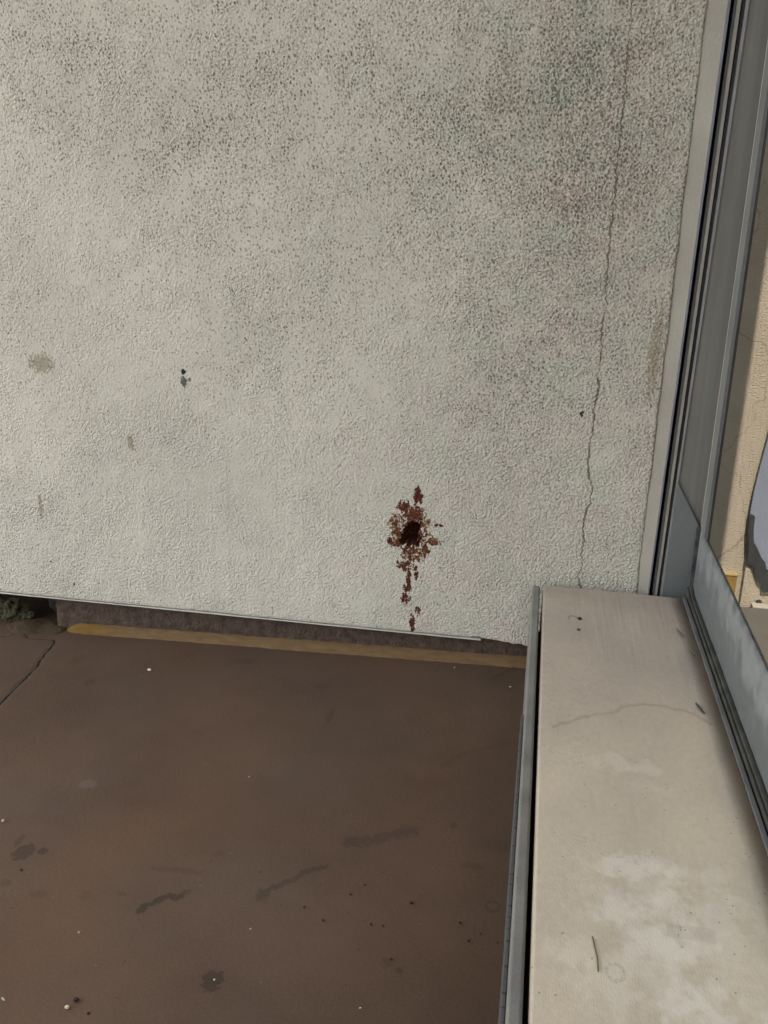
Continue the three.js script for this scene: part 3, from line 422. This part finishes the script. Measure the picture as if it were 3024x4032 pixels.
// ---------------------------------------------------------------- what stands beyond the glass
{
  const ow = thing('outdoor_wall', 'sunlit beige stucco wall beyond the glass', 'wall');
  const om = tex(1024, 1024, (i, j) => { const n = fbm(i / 120, j / 120, 401, 5), m = gn(i / 3.5, j / 3.5, 403), c = 1 - 0.35 * (1 - sstep(0.002, 0.012, Math.abs(gn(i / 260 + 0.3 * n, j / 300, 405)))); const k = (1 + 0.1 * n + 0.12 * m) * c; return [0.56 * k, 0.49 * k, 0.385 * k]; }); om.repeat.set(2, 2);
  const ob = gray(1024, 1024, (i, j) => 0.5 + 0.5 * gn(i / 4, j / 4, 407) + 0.25 * gn(i / 2, j / 2, 408)); ob.repeat.set(2, 2);
  const sand = S({ map: om, bumpMap: ob, bumpScale: 0.0016, roughness: 0.95 });
  part('stucco_face', box(0.2297, 3, -0.9, 1.55, -0.25, 0.0002), sand, ow);
  part('plinth', box(0.293, 3, -0.9, -0.4525, 0.0003, 0.0125, 0.001), sand, ow);
  part('ochre_patch', box(0.2645, 0.2865, -0.5, -0.4685, 0.0003, 0.0025, 0.0006), S({ map: dust([0.36, 0.22, 0.06], 0.5, 411, 3), roughness: 0.9 }), ow, 'small ochre patch at the foot of the sunlit wall');
  part('ochre_patch', box(0.264, 0.2872, -0.4684, -0.465, 0.0003, 0.004, 0.0006), S({ map: dust([0.6, 0.45, 0.18], 0.3, 413, 3), roughness: 0.9 }), ow, 'bright yellow edge over the ochre patch');
  const ld = thing('stone_ledge', 'smooth stone ledge beyond the window rail, greyed for shade, with an added sunlit far strip', 'ledge');
  part('ledge_slab', box(0.288, 0.7, -0.545, -0.5, 0.034, 1.5, 0.002), S({ map: dust([0.17, 0.16, 0.135], 0.2, 421), roughness: 0.8 }), ld);  // darker base colour stands in for shade on the slab
  part('sun_sliver', box(0.305, 0.7, -0.545, -0.4985, 0.02, 0.0335, 0.001), S({ map: dust([0.6, 0.56, 0.46], 0.1, 423), roughness: 0.8 }), ld, 'pale strip standing for the sunlit far edge of the ledge');  // pale colour paints the sunlit sliver along the far edge
  part('drain_channel', box(0.2425, 0.2875, -0.56, -0.512, 0.03, 1.5, 0.002), S({ map: dust([0.07, 0.068, 0.055], 0.5, 425), roughness: 0.8 }), ld, 'dark olive channel beside the rail');
  const kn = thing('dark_hole_dot', 'small black ball standing for a dark hole in the sunlit plinth beneath the hanging cloth', 'hole_dot');
  const kg = new THREE.SphereGeometry(0.004, 16, 12); kg.scale(1, 1, 0.7); kg.translate(0.3165, -0.5, 0.0145);
  part('cap', kg, blackRubber, kn);  // black ball put in for a small dark hole

  // lavender cloth with a charcoal border, hanging close to the wall from a rod
  const cl = thing('hanging_cloth', 'lavender-blue cloth with a charcoal border hanging before the sunlit wall', 'cloth');
  const wob = (x, y) => 0.016 + 0.004 * Math.sin((x - 0.29) * 55) + 0.004 * gn(x / 0.06, y / 0.25, 431);
  const left = y => lerp(0.2985, 0.2875, sstep(-0.2, -0.37, y)) + 0.0045 * sstep(-0.385, -0.43, y) + 0.02 * sstep(-0.2, 0.6, y);
  const hem = x => -0.4405 - 0.03 * sstep(0.292, 0.313, x) - (x > 0.3145 ? 0.011 : 0) - 0.012 * sstep(0.35, 0.6, x);
  const us = lin(0, 1, 0.008), vs = lin(0, 1, 0.012);
  const sheet = (u0, u1, v0, v1, dz) => {             // u across, v from hem (0) to rod (1); two faces and a thickness
    const U = us.map(u => lerp(u0, u1, u)), V = vs.map(v => lerp(v0, v1, v));
    const f = s => (u, v) => { const xg = 0.29 + u * 0.36, y = lerp(hem(xg), 0.9, v), x = lerp(left(y), 0.65, u); return [x, y, wob(x, y) + s * dz]; };
    const uv = (u, v) => [u * 0.36, v * 1.35];
    const a = grid(U, V, f(1), uv), b = grid(U.slice().reverse(), V, f(-1), uv); return mergeGeometries([a, b]);
  };
  const weave = k => { const t = tex(256, 256, (i, j) => { const v = 1 + 0.1 * Math.sin(j * 0.78) + 0.1 * gn(i / 2, j / 2, 441) + 0.15 * fbm(i / 60, j / 60, 443, 3); return k.map(c => c * v); }); t.repeat.set(6, 6); return t; };
  part('fabric', sheet(0, 1, 0.02, 1, 0.0012), S({ map: weave([0.27, 0.305, 0.385]), roughness: 1, side: THREE.DoubleSide }), cl);
  const ch = S({ map: weave([0.035, 0.037, 0.04]), roughness: 1, side: THREE.DoubleSide });
  part('hem', sheet(0, 1, 0, 0.024, 0.0026), ch, cl, 'charcoal border along the hem of the cloth');
  part('side_border', sheet(0, 0.018, 0.02, 0.05, 0.0027), ch, cl, 'charcoal border on the left edge of the cloth');
  const rod = new THREE.CylinderGeometry(0.006, 0.006, 0.5, 16); rod.rotateZ(Math.PI / 2); rod.translate(0.5, 0.9, 0.03);
  part('rod', mergeGeometries([rod.toNonIndexed(), box(0.3, 0.312, 0.894, 0.906, 0.0002, 0.03).toNonIndexed(), box(0.69, 0.702, 0.894, 0.906, 0.0002, 0.03).toNonIndexed()].map(g => (g.deleteAttribute('uv'), g))), S({ color: rgb(0.3, 0.3, 0.3), roughness: 0.4 }), cl);
}

// ---------------------------------------------------------------- broken corner at the far left
{
  const rub = thing('broken_mortar', 'crumbling lump of mortar in the broken gap under the left end of the wall', 'mortar');
  const mm = S({ map: dust([0.045, 0.042, 0.018], 1.2, 451, 8), bumpMap: grainMap, bumpScale: 0.003, roughness: 1 });
  const put = (n, r, a, b, c, s, x, y, z, m, k = 0.5) => { const g = lump(r, a, b, c, s, k, 5); g.translate(x, y, z); return part(n, g, m, rub); };
  put('rubble', 0.024, 1.2, 0.8, 0.6, 3, -0.85, -0.648, -0.03, mm); put('rubble', 0.012, 1.3, 0.6, 0.8, 12, -0.825, -0.655, -0.03, mm);
  put('mortar_skirt', 0.036, 1.5, 0.34, 0.85, 21, -0.795, -0.67, -0.012, S({ map: dust([0.05, 0.028, 0.009], 0.5, 455, 3), roughness: 0.9 }), 0.22);
  put('rubble', 0.03, 0.7, 1.0, 0.6, 31, -0.782, -0.63, -0.07, S({ color: rgb(0.035, 0.034, 0.028), roughness: 1 }));
}

// ---------------------------------------------------------------- small things lying about
{
  const lay = (name, label, cat, x, z, r, sx, sy, sz, col, s, y = floorY(x)) => {
    const g = lump(r * (cat === 'pebble' ? 0.75 : 0.9), sx, sy, sz, s, 0.4, 2); g.computeBoundingBox(); g.translate(0, -g.boundingBox.min.y - r * 0.06, 0);
    const m = add(new THREE.Mesh(g, S({ color: rgb(...col), roughness: 0.8 })), name); m.position.set(x, y + 0.0006, z); m.rotation.y = s; m.userData = { label, category: cat }; return m;
  };
  lay('pebble', 'bright white pebble on the floor below the tan mortar strip, the whitest one', 'pebble', -0.5465, 0.1023, 0.0027, 1.1, 0.7, 1.5, [0.62, 0.6, 0.54], 1.2);
  lay('pebble', 'small cream pebble at the left edge of the photo above the greenish floor stain', 'pebble', -0.559, 0.4684, 0.0022, 1, 0.8, 1, [0.6, 0.5, 0.36], 2.1);
  lay('seed', 'dark red-brown seed lying near the bottom left beside a cream crumb', 'seed', -0.3571, 0.6841, 0.0024, 1.2, 0.8, 1, [0.035, 0.014, 0.01], 3.3);
  lay('pebble', 'cream crumb just left of the dark seed near the bottom left', 'pebble', -0.3604, 0.6925, 0.0023, 1, 0.8, 1.1, [0.62, 0.55, 0.4], 4.7);
  lay('pebble', 'pale chip left of centre below the zigzag stain on the floor', 'pebble', -0.3929, 0.6101, 0.0016, 1, 0.6, 1, [0.4, 0.34, 0.28], 5.1);
  lay('pebble', 'tiny pale chip right of the square dark stain on the floor', 'pebble', -0.2342, 0.578, 0.0013, 1, 0.6, 1, [0.4, 0.34, 0.28], 6.1);
  lay('pebble', 'slim pale sliver at the lower left edge of the photo', 'pebble', -0.4199, 0.6934, 0.0024, 0.5, 0.4, 1.3, [0.4, 0.38, 0.33], 7.4);
  lay('pebble', 'grey grain on the floor next to the far end of the sill', 'pebble', -0.0127, 0.0629, 0.0022, 1, 0.5, 1.1, [0.34, 0.33, 0.3], 8.2);
  lay('pebble', 'grey grain close under the tan strip below the rust drip', 'pebble', -0.0976, 0.0173, 0.0018, 1, 0.6, 1, [0.3, 0.29, 0.27], 9.2);
  lay('pebble', 'white fleck alone in the middle of the brown floor', 'pebble', -0.3134, 0.3394, 0.0009, 1, 0.6, 1, [0.7, 0.66, 0.6], 10.5);
  lay('pebble', 'white fleck at the bottom edge between the square stain and the sill', 'pebble', -0.1131, 0.6495, 0.0011, 0.7, 0.6, 1.3, [0.75, 0.7, 0.6], 11.5);
  lay('pebble', 'tiny white chip lying inside the square dark stain', 'pebble', -0.2468, 0.6419, 0.0011, 1, 0.6, 1, [0.7, 0.64, 0.56], 12.5);
  const grit = [[-0.1914, 0.5413], [-0.1687, 0.5556], [-0.1504, 0.5163], [-0.1388, 0.5006], [-0.1224, 0.553], [-0.1107, 0.5526], [-0.0889, 0.5179], [-0.0389, 0.5365], [-0.0288, 0.558], [-0.0021, 0.555], [-0.0185, 0.5469], [-0.4949, 0.5394], [-0.3398, 0.6948], [-0.2486, 0.5], [-0.0961, 0.5918], [-0.1243, 0.4797]], gr = [1.2, 1.4, 1.3, 1.2, 1.4, 1.1, 1.8, 1.6, 1.5, 0.9, 1, 1.4, 1.2, 0.9, 1.3, 0.7];
  const gl = ['dark crumb of grit at the left end of the row below the twin stains', 'dark crumb of grit right of the leftmost one in the cluster', 'dark crumb of grit second nearest to the twin streak stains', 'dark crumb of grit at the top of the cluster in mid floor', 'left crumb of the close pair of grit in mid floor', 'right crumb of the close pair of grit in mid floor', 'largest dark crumb of grit, alone right of the close pair', 'dark oblong crumb of grit nearing the sill, left of the ring mark', 'slanted dark crumb of grit lowest of those near the sill', 'smallest dark crumb of grit nearest to the sill edge bar', 'faint brown crumb of grit left of the one nearest the sill', 'dark crumb of grit under the greenish stain at the far left', 'dark crumb of grit right of the red-brown seed near the bottom', 'lone dark crumb of grit above the long streak stain', 'dark crumb of grit near the bottom, on the faint round smudges', 'tiny dark crumb of grit just under the wide greenish streak'];
  grit.forEach(([x, z], k) => { const m = lay('grit', gl[k], 'grit', x, z, gr[k] * 0.00105, 1.15, 0.6, 1, [0.02, 0.014, 0.01], 20 + k); m.userData.group = 'dark crumbs of grit on the brown floor'; });
  const hairM = S({ color: rgb(0.01, 0.009, 0.008), roughness: 0.5 });
  const one = (name, label, cat, g, m) => { const o = add(new THREE.Mesh(g, m), name); o.userData = { label, category: cat }; return o; };
  one('hair_strand', 'long dark curved hair on the floor at the corner by the sill', 'hair', tube([[-0.0087, 0.0023], [-0.0236, 0.0203], [-0.0374, 0.0401], [-0.0409, 0.0547], [-0.0379, 0.0603]].map(([x, z]) => [x, floorY(x) + 0.0022, z]), 0.00028), hairM);
  const bug = thing('dead_insect', 'tiny dark dead insect with a hair-thin feeler near the far end of the sill', 'insect');
  const bg = lump(0.0022, 1.1, 0.7, 1.4, 5, 0.3); bg.translate(0.071, -0.4988, 0.127); part('body', bg, hairM, bug);
  part('feeler', tube([[0.071, -0.4988, 0.127], [0.064, -0.4986, 0.122], [0.058, -0.4986, 0.123], [0.0565, -0.499, 0.134]], 0.00022), hairM, bug);
  const c2 = lump(0.0016, 1.3, 0.6, 1.2, 6, 0.3); c2.translate(0.0689, -0.499, 0.1612); one('crumb', 'rust-brown crumb on the sill just nearer than the dead insect', 'crumb', c2, S({ color: rgb(0.09, 0.04, 0.025), roughness: 0.9 }));
  const sp = (x, z, L, w, a) => { const g = lump(1, w, 0.0009, L, x * 900, 0.35, 2); g.rotateY(a); g.translate(x, -0.4985, z); return g; };
  one('splinter', 'dark narrow splinter on the sill close to the gasket', 'splinter', sp(0.1932, 0.3344, 0.0125, 0.0016, 0.28), S({ color: rgb(0.06, 0.058, 0.045), roughness: 0.9 }));
  one('leaf_scrap', 'greenish grey leaf scrap lying on the far right of the sill', 'leaf', sp(0.1953, 0.1438, 0.013, 0.0017, 0.22), S({ color: rgb(0.14, 0.13, 0.1), roughness: 0.9 }));
  one('leaf_scrap', 'shorter leaf scrap beside the gasket between the other scrap and the splinter', 'leaf', sp(0.2045, 0.195, 0.009, 0.0014, 0.2), S({ color: rgb(0.11, 0.105, 0.09), roughness: 0.9 }));
  one('twig', 'thin brown twig on the nearest part of the sill above the ring mark', 'twig', tube([[0.0664, -0.4989, 0.692], [0.0678, -0.4988, 0.703], [0.069, -0.4989, 0.712], [0.0692, -0.499, 0.724]], 0.0006), S({ color: rgb(0.15, 0.11, 0.06), roughness: 0.9 }));
}
renderer.render(scene, camera);
